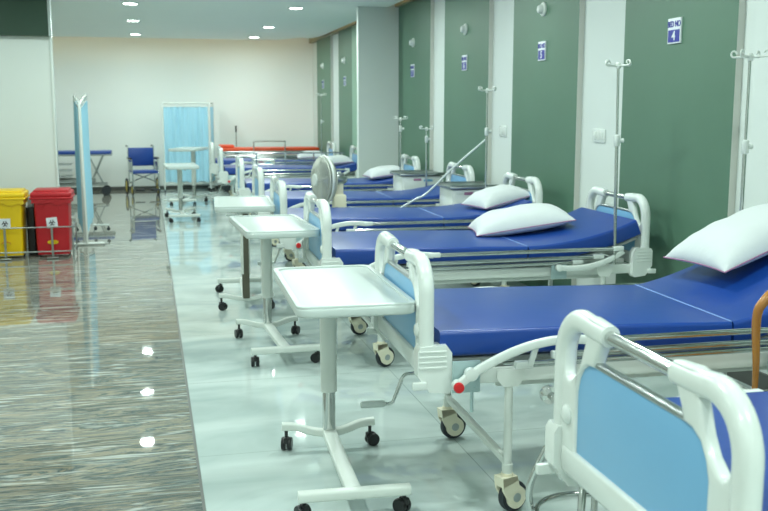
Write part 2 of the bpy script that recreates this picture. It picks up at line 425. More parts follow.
def make_castor(parent, x, y, yaw):
    h = B(); c, s_ = math.cos(yaw), math.sin(yaw)
    def T(u, v, w): return (x + u*c - w*s_, y + u*s_ + w*c, v)
    poly = [(-0.040, 0.150), (0.030, 0.150), (0.036, 0.130), (0.040, 0.112)] + [(0.030 + 0.045*math.cos(R(a)), 0.0625 + 0.045*math.sin(R(a))) for a in range(60, -181, -20)] + [(-0.036, 0.10)]
    for w0, w1 in ((-0.028, -0.016), (0.016, 0.028)):
        h.prism(poly, w0, w1, T)
    h.prism([(-0.042, 0.152), (0.030, 0.152), (0.034, 0.132), (-0.038, 0.112)], -0.028, 0.028, T)
    h.lathe([(0.024, 0.150), (0.024, 0.162), (0.017, 0.166)], (x, y, 0), 'Z', 16)
    o = h.obj('castor_housing', M['cream'], parent, (-BX, 0, 0), 40)
    w = B(); w.lathe([(0.044, -0.016), (0.060, -0.015), (0.0625, -0.007), (0.0625, 0.007), (0.060, 0.015), (0.044, 0.016)], (x + 0.030*c, y + 0.030*s_, 0.0625), 'Y', 28, rot=(0, 0, yaw))
    w.obj('castor_wheel', M['tyre'], parent, (-BX, 0, 0), 40)
    hb = B(); hb.lathe([(0.008, -0.031), (0.018, -0.030), (0.020, -0.024), (0.020, 0.024), (0.018, 0.030), (0.008, 0.031)], (x + 0.030*c, y + 0.030*s_, 0.0625), 'Y', 16, rot=(0, 0, yaw))
    hb.obj('wheel_hub', M['steel'], parent, (-BX, 0, 0), 40)

def side_rail(parent, s):
    yo = s*0.505
    r = B()
    foot = smooth_path([(1.08, yo, 0.545), (1.13, yo, 0.582), (1.20, yo, 0.622), (1.31, yo, 0.668), (1.42, yo, 0.694), (1.52, yo, 0.700), (1.61, yo, 0.692)], 5)
    sec = [(a, c_) for a, c_ in rr(0.020, 0.036, 0.008, 3)]
    r.sweep(foot, sec, binormal=(0, 1, 0))
    ra = r; r = B()
    head = smooth_path([(2.42, yo, 0.588), (2.50, yo, 0.582), (2.60, yo, 0.588), (2.70, yo, 0.610), (2.79, yo, 0.646), (2.845, yo, 0.680)], 5)
    r.sweep(head, sec, binormal=(0, 1, 0))
    for q, x, z in ((ra, 1.08, 0.545), (r, 2.42, 0.588)): q.lathe([(0.008, -0.016), (0.022, -0.013), (0.022, 0.013), (0.008, 0.016)], (x, yo, z), 'Y', 16)
    ra.lathe([(0.01, -0.017), (0.024, -0.014), (0.024, 0.014), (0.01, 0.017)], (1.13, yo, 0.586), 'Y', 18)
    for q, x, y, z in ((ra, 1.62, 0.505, 0.694), (r, 2.81, 0.505, 0.698), (ra, 1.485, 0.490, 0.640), (r, 2.685, 0.490, 0.650), (ra, 1.345, 0.478, 0.604), (r, 2.55, 0.478, 0.618)):
        q.box((x, s*y, z), (0.072, 0.030, 0.030), 0.007)
    for x, z in ((1.52, 0.667), (1.375, 0.636)): ra.box((x, s*0.492, z), (0.022, 0.018, 0.075), 0.004, (0, 0.3, 0))
    o = ra.obj('side_rail', M['plastic'], parent, (-BX, 0, 0), 40)
    r.obj('head_arm', M['plastic'], o, (-BX, 0, 0), 40)
    for x0, z0, x1, z1, y in ((1.61, 0.692, 2.82, 0.697, 0.505), (1.48, 0.640, 2.69, 0.648, 0.490), (1.34, 0.604, 2.55, 0.616, 0.478)):
        t = B(); t.tube([(x0, s*y, z0), (x1, s*y, z1)], 0.0125, 12); t.obj('rail_tube', M['chrome'], o, (-BX, 0, 0))
    k = B(); k.lathe([(0.004, -0.012), (0.017, -0.011), (0.020, -0.005), (0.020, 0.004), (0.014, 0.008)], (1.078, s*0.526, 0.543), 'Y', 18, rot=(0, 0, 0 if s < 0 else PI)); k.obj('release_knob', M['red'], o, (-BX, 0, 0))
    p = B(); p.box((1.122, s*0.470, 0.568), (0.108, 0.010, 0.122), 0.002)
    for dx, dz in ((-0.045, -0.05), (0.035, -0.045), (0.045, -0.015)): p.lathe([(0.006, -0.006), (0.006, 0.006)], (1.122+dx, s*0.476, 0.568+dz), 'Y', 10)
    p.tube([(1.145, s*0.470, 0.51), (1.145, s*0.470, 0.43)], 0.007, 8)
    p.obj('mounting_plate', M['galv'], o, (-BX, 0, 0))
    p = B(); p.box((2.435, s*0.466, 0.560), (0.10, 0.010, 0.095), 0.002); p.obj('mounting_plate', M['galv'], o, (-BX, 0, 0))

MATP_FOOT = [(1.030, 0, 0.735), (1.4, 0, 0.733), (1.8, 0, 0.727), (2.238, 0, 0.716)]
MATP_HEAD = [(2.248, 0, 0.716), (2.36, 0, 0.722), (2.50, 0, 0.738), (2.66, 0, 0.766), (2.84, 0, 0.814), (2.985, 0, 0.868)]
def make_bed():
    t = thing('hospital_bed', 'x', 'hospital bed', (0, 0, 0), 0, 'hospital beds along the green panelled wall')
    make_board(t, 0.980, 1, 'footboard'); make_board(t, 3.035, -1, 'headboard')
    f = B()
    for s in (-1, 1):
        f.box((2.01, s*0.405, 0.552), (1.97, 0.030, 0.060), 0.004)
        f.box((2.05, s*0.30, 0.590), (1.80, 0.025, 0.025), 0.003)
        f.box((2.03, s*0.345, 0.503), (1.50, 0.030, 0.030), 0.004)
    for x in (1.06, 1.305, 1.9, 2.25, 2.75, 2.98): f.box((x, 0, 0.545), (0.030, 0.80, 0.040), 0.004)
    f.obj('bed_frame', M['enamel'], t, (-BX, 0, 0))
    d = B()
    sec = rr(0.80, 0.022, 0.006, 2)
    d.sweep([(x, 0, z-0.122) for x, _, z in MATP_FOOT], sec, binormal=(0, 1, 0))
    d.sweep([(x, 0, z-0.122) for x, _, z in smooth_path(MATP_HEAD, 3)], sec, binormal=(0, 1, 0))
    d.obj('deck', M['deck'], t, (-BX, 0, 0))
    for s in (-1, 1): side_rail(t, s)
    for x in (1.305, 2.75):
        for s in (-1, 1):
            l = B(); l.tube([(x, s*0.43, 0.155), (x, s*0.43, 0.54)], 0.0165, 16)
            l.prism([(x-0.055, 0.580), (x+0.055, 0.580), (x+0.055, 0.545), (x+0.030, 0.512), (x-0.030, 0.512), (x-0.055, 0.545)], s*0.444, s*0.452, lambda u, v, w: (u, w, v))
            l.lathe([(0.021, 0.158), (0.021, 0.20)], (x, s*0.43, 0), 'Z', 16)
            lo = l.obj('leg', M['enamel'], t, (-BX, 0, 0))
            yaw = {(1.305, -1): 0.35, (1.305, 1): 0.15, (2.75, -1): 2.6, (2.75, 1): -0.9}[(x, s)]
            make_castor(lo, x, s*0.43, yaw)
        cb = B(); cb.box((x, 0, 0.205), (0.026, 0.84, 0.030), 0.004); cb.obj('crossbar', M['enamel'], t, (-BX, 0, 0))
    # crank with folding handle under the foot end
    c = B(); c.tube([(2.05, 0.0, 0.50), (1.30, 0.0, 0.475), (1.005, 0.0, 0.455), (0.99, 0, 0.448), (0.983, 0, 0.436), (0.945, 0.0, 0.338), (0.935, 0.0, 0.330), (0.920, 0, 0.330), (0.905, 0.0, 0.331)], 0.0075, 10)
    c.lathe([(0.016, -0.04), (0.016, 0.04)], (1.14, 0, 0.463), 'X', 14)
    co = c.obj('crank', M['chrome'], t, (-BX, 0, 0))
    g = B(); g.lathe([(0.010, -0.055), (0.0145, -0.050), (0.0145, 0.045), (0.011, 0.052)], (0.860, 0, 0.332), 'X', 14); g.obj('crank_grip', M['tray'], co, (-BX, 0, 0))
    # lifting linkage under the middle of the deck
    k = B()
    for s in (-1, 1):
        k.prism([(2.06, 0.600), (2.30, 0.600), (2.24, 0.500), (2.12, 0.500)], s*0.33, s*0.338, lambda u, v, w: (u, w, v))
        k.tube([(1.88, s*0.34, 0.585), (2.07, s*0.34, 0.500)], 0.012, 8); k.tube([(2.07, s*0.34, 0.600), (2.07, s*0.34, 0.495)], 0.012, 8)
        k.box((1.80, s*0.335, 0.548), (0.12, 0.012, 0.075), 0.002)
        k.lathe([(0.026, -0.03), (0.026, 0.03)], (2.31, s*0.35, 0.555), 'Y', 14)
        k.tube([(2.34, s*0.30, 0.52), (2.62, s*0.30, 0.66)], 0.013, 8)
    k.tube([(2.2, -0.36, 0.53), (2.2, 0.36, 0.53)], 0.016, 10)
    k.obj('lift_linkage', M['enamel'], t, (-BX, 0, 0))
    # mattress in two sections with a seam line between
    m = B(); sec = rr(0.86, 0.100, 0.016, 4)
    m.sweep([(x, 0, z-0.05) for x, _, z in smooth_path(MATP_FOOT, 4)], sec, binormal=(0, 1, 0))
    mf = m.obj('mattress', M['vinyl'], t, (-BX, 0, 0), 40)
    m = B(); m.sweep([(x, 0, z-0.05) for x, _, z in smooth_path(MATP_HEAD, 4)], sec, binormal=(0, 1, 0))
    m.obj('mattress', M['vinyl'], t, (-BX, 0, 0), 40)
    q = B(); q.tube([(2.241, -0.417, 0.715), (2.241, 0.417, 0.715)], 0.0045, 6); q.obj('seam', M['vinylseam'], mf, (-BX, 0, 0))
    return t

beds = [
 (1.905, 0.102, 0.04, 'nearest hospital bed, its big pale blue footboard filling the lower right corner of the photo'),
 (3.71, 0.014, 0.0, 'hospital bed with red rail knob and cream castors in full view, second from the camera'),
 (5.90, 0.035, 0.0, 'hospital bed under the nearest bed number sign, third from the camera, headboard fully in view'),
 (7.56, 0.01, 0.0, 'hospital bed in front of the electric fan, fourth from the camera'),
 (9.30, 0.04, 0.0, 'hospital bed right behind the electric fan, fifth from the camera, no pillow on it'),
 (11.25, 0.045, 0.0, 'hospital bed just before the white wall pillar, sixth from the camera'),
 (14.35, 0.04, 0.0, 'hospital bed just beyond the white wall pillar, with its far side rail raised'),
 (16.50, 0.06, 0.0, 'farthest hospital bed in the row, next to the far stretcher trolleys'),
]
rots = [-0.8, -2, -1.5, -2, -2, -2, -2, -3]
proto = make_bed(); bed_objs = []
for i, (yc, dx, dz, lb) in enumerate(beds):
    o = proto if i == 0 else copy_tree(proto)
    o.location = (BX + dx, yc, 0); o.rotation_euler.z = R(rots[i]); o['label'] = lb; bed_objs.append(o)
def reshape_head(bed, k):
    for ch in bed.children:
        if ch.name.startswith(('mattress', 'deck')):
            ch.data = ch.data.copy()
            for v in ch.data.vertices:
                xx = v.co.x + BX
                if xx > 2.25: v.co.z += k*((xx-2.25)/0.735)**1.15
reshape_head(bed_objs[1], 0.16); reshape_head(bed_objs[3], -0.03); reshape_head(bed_objs[4], -0.06); reshape_head(bed_objs[5], -0.06); reshape_head(bed_objs[6], -0.085); reshape_head(bed_objs[7], -0.10)
b = B(); b.lathe([(0.012, 0.0), (0.012, -0.03), (0.026, -0.035), (0.026, -0.055), (0.016, -0.068)], (0.975, 0.47, 0.735), 'Y', 16, rot=(0, 0, PI)); b.obj('socket_cap', M['chrome'], bed_objs[0], (-BX, 0, 0))
# nearest bed is cranked a little higher: taller leg posts under everything
for ch in bed_objs[0].children:
    if not ch.name.startswith(('leg', 'crossbar')): ch.location.z += 0.014
# raised far side rail on the seventh bed
p = B()
for z in (0.90, 0.80, 0.72): p.tube([(1.50, 0.505, z), (2.95, 0.505, z)], 0.0125, 10)
for x in (1.55, 2.0, 2.45, 2.9): p.tube([(x, 0.505, 0.56), (x, 0.505, 0.90)], 0.012, 8)
p.obj('raised_side_rail', M['chrome'], bed_objs[6], (-BX, 0, 0))

# ------------------------------------------------------------------ pillows
def make_pillow(name_loc, L, Wd, H, rot, label, seed, sagx=0.0):
    rnd = random.Random(seed); n = 26; m = 20
    ph = [rnd.uniform(0, 6.28) for _ in range(6)]
    t = thing('pillow', label, 'pillow', name_loc, 0, 'white pillows on the beds'); t.rotation_euler = rot
    b = B(); top = {}; bot = {}; rim = []
    def base(u, v):
        x = L/2*u*(1 - 0.055*(1 - v*v)*abs(u)); y = Wd/2*v*(1 - 0.07*(1 - u*u)*abs(v))
        return x, y
    for i in range(n+1):
        for j in range(m+1):
            u = -1 + 2*i/n; v = -1 + 2*j/m
            u = math.sin(u*PI/2); v = math.sin(v*PI/2)
            x, y = base(u, v)
            k = max(0, (1 - abs(u)**3.2))**0.55 * max(0, (1 - abs(v)**3.0))**0.55
            wr = 0.05*math.sin(9*u + 5*v + ph[0])*(1-k) + 0.035*math.sin(14*v - 4*u + ph[1]) * (abs(u)**2) + 0.03*math.sin(7*u*v*3 + ph[2])
            zt = H*0.70*k*(1 + wr) + sagx*u*u*k; zb = -H*0.30*k
            edge_ = i in (0, n) or j in (0, m)
            top[i, j] = b.bm.verts.new((x, y, zt))
            bot[i, j] = top[i, j] if edge_ else b.bm.verts.new((x, y, max(zb, -H*0.26)))
    for i in range(n):
        for j in range(m):
            b.bm.faces.new((top[i, j], top[i+1, j], top[i+1, j+1], top[i, j+1]))
            q = (bot[i, j], bot[i, j+1], bot[i+1, j+1], bot[i+1, j])
            b.bm.faces.new(q)
    b.obj('pillow_case', M['cotton'], t, (0, 0, H*0.26), 80)
    pts = []
    N = 40
    for k in range(N): u = -1 + 2*k/N; pts.append((*base(u, -1), 0))
    for k in range(N): v = -1 + 2*k/N; pts.append((*base(1, v), 0))
    for k in range(N): u = 1 - 2*k/N; pts.append((*base(u, 1), 0))
    for k in range(N): v = 1 - 2*k/N; pts.append((*base(-1, v), 0))
    q = B(); q.tube(pts, 0.0035, 6, closed=True); q.obj('piping', M['piping'], t, (0, 0, H*0.26))
    return t
make_pillow((2.75, 3.90, 0.915), 0.66, 0.46, 0.16, (0.0, R(-19), R(4)), 'white pillow cut off by the right edge of the photo, on the second bed', 1)
make_pillow((2.47, 6.10, 0.738), 0.67, 0.50, 0.17, (0, R(-9), R(-12)), 'large white pillow on the third bed, in front of the clear headboard', 2)
make_pillow((2.81, 7.46, 0.780), 0.46, 0.42, 0.15, (0, R(-12), R(10)), 'white pillow on the fourth bed, partly behind the large one', 3)
make_pillow((2.78, 11.25, 0.755), 0.46, 0.46, 0.14, (0, R(-7), R(0)), 'white pillow lying on the sixth bed beside the wall pillar', 4)
make_pillow((2.77, 14.35, 0.735), 0.46, 0.46, 0.15, (0, R(-4), R(0)), 'white pillow on the bed just beyond the wall pillar', 5)
make_pillow((2.74, 16.45, 0.72), 0.50, 0.46, 0.15, (0, R(-2), R(-6)), 'white pillow on the farthest bed', 6)

# ------------------------------------------------------------------ overbed tables
def make_table(loc, rz, label, ztray=0.835, brown=False, lever=True, swivel=0.0):
    t = thing('overbed_table', label, 'overbed table', loc, rz, 'white overbed tables on castors')
    zt = ztray
    tr = B()
    ql = [(0.23-0.055+0.055*math.cos(R(a)), 0.4725-0.055+0.055*math.sin(R(a))) for a in range(0, 91, 15)]
    tr.plate([ql + [(-u, v) for u, v in reversed(ql)] + [(-u, -v) for u, v in ql] + [(u, -v) for u, v in reversed(ql)]], 0.038, 0.010, lambda u, v, w: (u, v+0.035, zt-0.029+w))
    tr.obj('tray', M['tray'], t)
    rim = B()
    lp = [(0.23-0.05+0.05*math.cos(R(a)), 0.4675-0.05+0.05*math.sin(R(a))) for a in range(0, 91, 15)]
    loop = lp + [(-u, v) for u, v in reversed(lp)] + [(-u, -v) for u, v in lp] + [(u, -v) for u, v in reversed(lp)]
    li = [(u*0.90, v*0.955) for u, v in loop]
    rim.plate([loop, li], 0.012, 0.003, lambda u, v, w: (u, v+0.035, zt-0.009+w))
    rim.obj('tray_rim', M['tray'], t)
    cy = 0.31
    if swivel:
        for q in t.children:
            for v in q.data.vertices:
                x_, y_ = v.co.x, v.co.y - cy
                v.co.x = x_*math.cos(swivel) - y_*math.sin(swivel); v.co.y = cy + x_*math.sin(swivel) + y_*math.cos(swivel)
    c = B()
    c.sweep([(0, cy, 0.285), (0, cy, zt-0.05)], rr(0.072, 0.082, 0.024, 4), binormal=(1, 0, 0))
    if brown:
        c.mi = 1; c.box((-0.004, cy+0.042, 0.43), (0.042, 0.004, 0.66)); c.mi = 0
    c.box((0, cy-0.09, zt-0.058), (0.10, 0.34, 0.016), 0.003)
    c.obj('column', [M['enamel'], M['brown']], t)
    ip = B(); ip.sweep([(0, cy, 0.09), (0, cy, 0.30)], rr(0.058, 0.066, 0.020, 4), binormal=(1, 0, 0)); ip.obj('inner_post', M['brown'] if brown else M['chrome'], t)
    bs = B()
    bs.sweep([(0, cy+0.02, 0.088), (0, -0.10, 0.088), (0, -0.44, 0.096)], rr(0.062, 0.032, 0.006, 3), binormal=(1, 0, 0))
    bs.sweep([(-0.218, -0.44, 0.098), (0.218, -0.44, 0.098)], rr(0.046, 0.040, 0.010, 3), binormal=(0, 1, 0))
    bs.sweep(smooth_path([(-0.215, 0.335, 0.118), (-0.15, 0.333, 0.112), (-0.07, 0.320, 0.090), (0, 0.312, 0.084), (0.07, 0.320, 0.090), (0.15, 0.333, 0.112), (0.215, 0.335, 0.118)], 4), rr(0.040, 0.034, 0.008, 3), binormal=(0, 1, 0))
    bs.obj('base', M['enamel'], t)
    rnd = random.Random(int(loc[1]*10))
    for x in (-0.195, 0.195):
        for y in (-0.44, 0.335):
            yaw = rnd.uniform(0, 3.1); cc, ss = math.cos(yaw), math.sin(yaw)
            k = B(); k.tube([(x, y, 0.045), (x, y, 0.105)], 0.008, 8)
            k.box((x, y, 0.052), (0.040, 0.022, 0.030), 0.006, (0, 0, yaw))
            ox, oy = 0.012*cc, 0.012*ss
            for w in (-0.014, 0.014):
                k.lathe([(0.012, -0.010), (0.028, -0.010), (0.031, -0.004), (0.031, 0.004), (0.028, 0.010), (0.012, 0.010)], (x+ox-w*ss, y+oy+w*cc, 0.031), 'Y', 18, rot=(0, 0, yaw))
            k.obj('castor', M['black'], t)
    if lever:
        v = B(); v.tube([(0.03, cy-0.10, zt-0.07), (0.05, cy-0.30, zt-0.075), (0.06, cy-0.36, zt-0.08)], 0.007, 8); v.obj('height_lever', M['steel'], t)
    return t
make_table((0.742, 3.84, 0), R(-3), 'nearest white overbed table, at the foot of the second bed', swivel=R(1.5))
make_table((0.762, 6.12, 0), R(2.0), 'white overbed table at the foot of the third bed, second nearest')
make_table((0.722, 7.74, 0), R(176.5), 'white overbed table whose column shows a dark brown slide, behind the second nearest one', brown=True)
make_table((0.43, 13.99, 0), R(2.0), 'white overbed table standing alone before the blue screen, the nearer and lower of the two', ztray=0.79)
make_table((0.635, 16.37, 0), R(-17), 'white overbed table nearest the open blue screen, the taller of the far two', ztray=0.94)

# ------------------------------------------------------------------ bedside lockers
def make_locker(loc, w, label, ztop=0.88, tray_over=0.05):
    t = thing('bedside_locker', label, 'bedside locker', loc, 0, 'white bedside lockers with steel tops')
    b = B(); b.box((0, 0, (ztop-0.03)/2+0.04), (w, 0.40, ztop-0.11), 0.012); b.obj('cabinet_body', M['plastic'], t)
    b = B(); b.box((0.0, 0, ztop-0.012), (w+0.06, 0.46, 0.022), 0.004)
    b.tube([(-w/2-0.02, -0.22, ztop+0.006), (w/2+0.02, -0.22, ztop+0.006)], 0.006, 8); b.tube([(-w/2-0.02, 0.22, ztop+0.006), (w/2+0.02, 0.22, ztop+0.006)], 0.006, 8)
    b.obj('steel_top', M['steel'], t)
    d = B(); d.box((0, -0.205, ztop-0.15), (w-0.05, 0.014, 0.16), 0.005); do = d.obj('drawer', M['plastic'], t)
    h = B(); h.box((0.06, -0.214, ztop-0.075), (0.10, 0.010, 0.024), 0.004); h.obj('blue_label', M['signblue'] if False else M['bluepanel'], do)
    h = B(); h.box((-0.06, -0.214, ztop-0.065), (0.085, 0.006, 0.026), 0.002); h.obj('red_label', M['piping'], do)
    d = B(); d.box((0, -0.205, ztop-0.46), (w-0.05, 0.014, 0.40), 0.005); do = d.obj('door', M['plastic'], t)
    h = B(); h.box((-w/2+0.06, -0.218, ztop-0.36), (0.02, 0.016, 0.09), 0.004); h.obj('door_handle', M['steel'], do)
    for x in (-w/2+0.05, w/2-0.05):
        for y in (-0.15, 0.15):
            k = B(); k.lathe([(0.010, -0.012), (0.025, -0.010), (0.025, 0.010), (0.010, 0.012)], (x, y, 0.025), 'Y', 16); k.tube([(x, y, 0.025), (x, y, 0.10)], 0.008, 8); k.obj('castor', M['tyre'], t)
make_locker((2.84, 8.33, 0), 0.42, 'white bedside locker with red and blue marks, between the fourth and fifth beds')
make_locker((2.87, 10.13, 0), 0.46, 'white bedside locker with red and blue marks, between the fifth and sixth beds')
make_locker((1.80, 15.64, 0), 0.34, 'small white bedside locker standing among the far beds, left of the blue mattress', ztop=0.80)

# ------------------------------------------------------------------ IV poles
def make_iv(x, y, z0, z1, rz, label, tilt=0.0):
    t = thing('iv_pole', label, 'IV pole', (x, y, 0), rz, 'chrome IV poles at the bed heads')
    t.rotation_euler = (0, R(tilt), rz)
    b = B(); b.tube([(0, 0, z0), (0, 0, min(1.38, z1-0.1))], 0.0105, 12); b.obj('pole_tube', M['chrome'], t)
    b = B(); b.tube([(0, 0, min(1.36, z1-0.12)), (0, 0, z1)], 0.0078, 12); b.obj('inner_tube', M['chrome'], t)
    zc = min(1.37, z1-0.12)
    b = B(); b.lathe([(0.014, -0.035), (0.018, -0.030), (0.018, 0.030), (0.012, 0.036)], (0, 0, zc), 'Z', 14); b.lathe([(0.012, 0.0), (0.014, 0.03)], (0.012, 0, zc), 'X', 10); b.obj('height_collar', M['plastic'], t)
    b = B(); b.lathe([(0.012, -0.02), (0.016, -0.012), (0.016, 0.012), (0.008, 0.02)], (0, 0, z1-0.012), 'Z', 12)
    for k in range(4):
        a = k*PI/2 + R(20); c, s = math.cos(a), math.sin(a)
        pts = [(0.012*c, 0.012*s, z1-0.012), (0.065*c, 0.065*s, z1-0.011)]
        pts += [((0.086+0.015*math.sin(R(q)))*c, (0.086+0.015*math.sin(R(q)))*s, z1+0.004-0.015*math.cos(R(q))) for q in range(0, 271, 27)]
        b.tube(pts, 0.0052, 8)
    b.obj('hook_head', M['enamel'], t)
make_iv(2.945, 4.285, 0.48, 1.83, R(10), 'chrome IV pole at the right edge of the photo, behind the second bed')
make_iv(2.82, 5.375, 0.60, 1.835, R(-4), 'tall chrome IV pole with four hooks at the head of the third bed', -1.0)
make_iv(2.90, 8.005, 0.45, 1.74, R(0), 'chrome IV pole with the white cord tied to it, behind the fourth bed')
make_iv(2.85, 9.72, 0.45, 1.375, R(5), 'short chrome IV pole behind the fifth bed, lowest of all')
make_iv(2.79, 10.575, 0.45, 1.47, R(0), 'lowered chrome IV pole on the near side of the sixth bed')
make_iv(2.88, 16.22, 0.45, 1.83, R(0), 'distant chrome IV pole beside the farthest green wall panel')
b = B(); b.tube(smooth_path([(2.888, 7.995, 1.30), (2.62, 8.03, 1.07), (2.44, 8.04, 0.90), (2.33, 8.02, 0.815), (2.26, 8.02, 0.785), (2.10, 8.01, 0.70), (2.06, 8.008, 0.66)], 5), 0.009, 8)
tag(b.obj('cord', M['tray']), 'white cord slanting from an IV pole down to the fourth bed rail', 'cord')

# ------------------------------------------------------------------ signs, domes, switches on the right wall
def wallT(y, z, x): return lambda u, v, w: (x - w, y - u, z + v)
sg = [(5.52, '4', 'blue and white bed number sign on the nearest full green panel'),
      (7.62, '5', 'blue and white bed number sign on the second green panel, above the large pillow'),
      (9.66, '6', 'blue and white bed number sign on the third green panel from the right'),
      (11.70, '7', 'bed number sign on the green panel just before the white pillar'),
      (15.98, '8', 'small bed number sign on the first green panel beyond the white pillar'),
      (18.05, '9', 'farthest bed number sign, on the last green panel by the far wall')]
for y, d, lb in sg:
    z = 2.05
    t = thing('bed_number_sign', lb, 'sign', (W, y, z), 0, 'bed number signs on the green panels')
    T = lambda u, v, w: (-w, -u, v)
    b = B(); b.plate([[(-0.076, -0.079), (0.076, -0.079), (0.076, 0.079), (-0.076, 0.079)]], 0.012, 0.002, lambda u, v, w: (-0.006-w, -u, v)); b.obj('sign_plate', M['signwhite'], t)
    b = B(); b.prism([(-0.068, -0.070), (0.068, -0.070), (0.068, 0.006), (-0.068, 0.006)], 0.0125, 0.0132, T); b.obj('number_field', M['signblue'], t)
    b = B(); b.text('BED NO', 0.045, lambda u, v, w: (-0.0132-w, -u*0.92, 0.040+v*1.15)); b.obj('lettering', M['signblue'], t)
    b = B(); b.text(d, 0.080, lambda u, v, w: (-0.0142-w, -u, -0.033+v)); b.obj('number', M['signwhite'], t)
dm = [(7.615, 'white round call unit above the sign on the second green panel'), (9.65, 'white round call unit above the sign on the third green panel'),
      (11.68, 'white round call unit on the green panel just before the white pillar'), (16.0, 'tiny white round call unit on the first panel beyond the pillar'), (18.05, 'farthest white round call unit, high on the last green panel')]
for y, lb in dm:
    t = thing('call_unit', lb, 'wall call unit', (W, y, 2.392), 0, 'round call units on the green panels')
    b = B(); b.lathe([(0.058, 0.0), (0.058, -0.012), (0.050, -0.020)], (0, 0, 0), 'X', 24); b.obj('back_plate', M['enamel'], t)
    b = B(); b.lathe([(0.040, -0.018), (0.036, -0.042), (0.028, -0.055), (0.012, -0.060)], (0, 0, 0), 'X', 20); b.obj('dome', M['plastic'], t)
for y, z, w, h, lb in ((6.61, 1.366, 0.20, 0.10, 'white switch plate on the white strip left of the tall IV pole'), (8.62, 1.36, 0.17, 0.10, 'white switch plate on the white strip behind the fourth bed'), (4.35, 1.36, 0.17, 0.10, 'white switch plate on the wall at the right edge of the photo')):
    t = thing('switch_plate', lb, 'switch plate', (WW, y, z), 0, 'white switch plates on the wall strips')
    b = B(); b.box((-0.006, 0, 0), (0.012, w, h), 0.004); b.obj('face_plate', M['plastic'], t)
    for k in range(3):
        b = B(); b.box((-0.013, (k-1)*w*0.27, 0), (0.006, w*0.2, h*0.6), 0.002); b.obj('rocker', M['enamel'], t)

# ------------------------------------------------------------------ electric fan
def make_fan():
    t = thing('electric_fan', 'grey wire-caged pedestal fan between the fourth and fifth beds', 'fan', (1.52, 8.36, 0))
    zc = 0.945; yaw = R(13)       # axis points to -x, a little to the camera
    ax = Vector((-math.cos(yaw), -math.sin(yaw), 0)); sd = Vector((-math.sin(yaw)*-1, -math.cos(yaw), 0)); up = Vector((0, 0, 1))
    sd = ax.cross(up).normalized(); cen = Vector((-0.02, 0.0, zc))
    def P(a, r, d): return cen + sd*(r*math.cos(a)) + up*(r*math.sin(a)) + ax*d
    RC = 0.205
    b = B()
    for r, d in ((RC, 0.0), (RC*0.985, 0.022), (RC*0.985, -0.022)): b.tube([P(2*PI*k/40, r, d) for k in range(40)], 0.0055, 8, closed=True)
    for i in range(9):
        q = 0.34 + 0.62*i/8
        b.tube([P(2*PI*k/32, RC*q, 0.080*(1-q**3)+0.006) for k in range(32)], 0.0024, 5, closed=True)
        b.tube([P(2*PI*k/32, RC*q, -0.088*(1-q**3)-0.006) for k in range(32)], 0.0024, 5, closed=True)
    for k in range(84):
        a = 2*PI*k/84
        b.tube([P(a, RC*0.985, 0.022), P(a+0.05, RC*0.86, 0.048), P(a+0.12, RC*0.6, 0.070), P(a+0.2, RC*0.28, 0.080)], 0.0028, 5)
        b.tube([P(a, RC*0.985, -0.022), P(a-0.05, RC*0.86, -0.055), P(a-0.1, RC*0.6, -0.080), P(a-0.12, RC*0.25, -0.088)], 0.0028, 5)
    b.obj('cage', M['cage'], t)
    b = B(); b.tube([P(2*PI*k/40, RC+0.004, -0.004) for k in range(40)], 0.010, 8, closed=True); b.obj('cage_rim', M['enamel'], t)
    b = B()
    pts = [P(2*PI*k/20, 0.058, 0.078) for k in range(20)]; pt2 = [P(2*PI*k/20, 0.052, 0.094) for k in range(20)]
    v1 = [b.bm.verts.new(p) for p in pts]; v2 = [b.bm.verts.new(p) for p in pt2]
    for k in range(20): b.bm.faces.new((v1[k], v1[(k+1) % 20], v2[(k+1) % 20], v2[k]))
    b.bm.faces.new(v2); b.bm.faces.new(list(reversed(v1)))
    b.obj('cage_badge', M['enamel'], t)
    b = B()
    for k in range(3):
        a0 = k*2*PI/3
        rows = []
        for i in range(7):
            r = 0.03 + (RC*0.86-0.03)*i/6; w = 0.30 + 0.55*math.sin(PI*min(1, i/6+0.12))*0.8
            rows.append([[b.bm.verts.new(P(a0 + (q-0.5)*w, r, 0.02 - (q-0.5)*0.07 + o)) for q in (0, 0.25, 0.5, 0.75, 1)] for o in (0.0, 0.003)])
        for i in range(6):
            for q in range(4):
                for o in (0, 1):
                    b.bm.faces.new((rows[i][o][q], rows[i][o][q+1], rows[i+1][o][q+1], rows[i+1][o][q]))
    b.obj('blades', M['fanblade'], t)
    def along(d0, d1, r0, r1, name, m, prof=None):
        b = B(); ds = [d0, (d0+d1)/2, d1]
        b.sweep([cen + ax*d0, cen + ax*(d0+(d1-d0)*0.3), cen + ax*(d0+(d1-d0)*0.8), cen + ax*d1], [(math.cos(2*PI*k/16), math.sin(2*PI*k/16)) for k in range(16)], scales=[r0*0.8, r0, r1, r1*0.6]); b.obj(name, m, t)
    along(-0.085, -0.22, 0.058, 0.05, 'motor_housing', M['steel'])
    b = B(); b.box((0.125, 0.03, 0.86), (0.075, 0.06, 0.14), 0.02); b.box((0.125, 0.03, 0.73), (0.12, 0.10, 0.16), 0.02); b.obj('neck', M['cream'], t)
    b = B(); b.tube([(0.125, 0.03, 0.03), (0.125, 0.03, 0.70)], 0.016, 14); b.obj('stand_tube', M['cream'], t)
    b = B(); b.lathe([(0.19, 0.0), (0.19, 0.018), (0.16, 0.034), (0.03, 0.050)], (0.125, 0.03, 0), 'Z', 32); b.obj('stand_base', M['cream'], t)
make_fan()

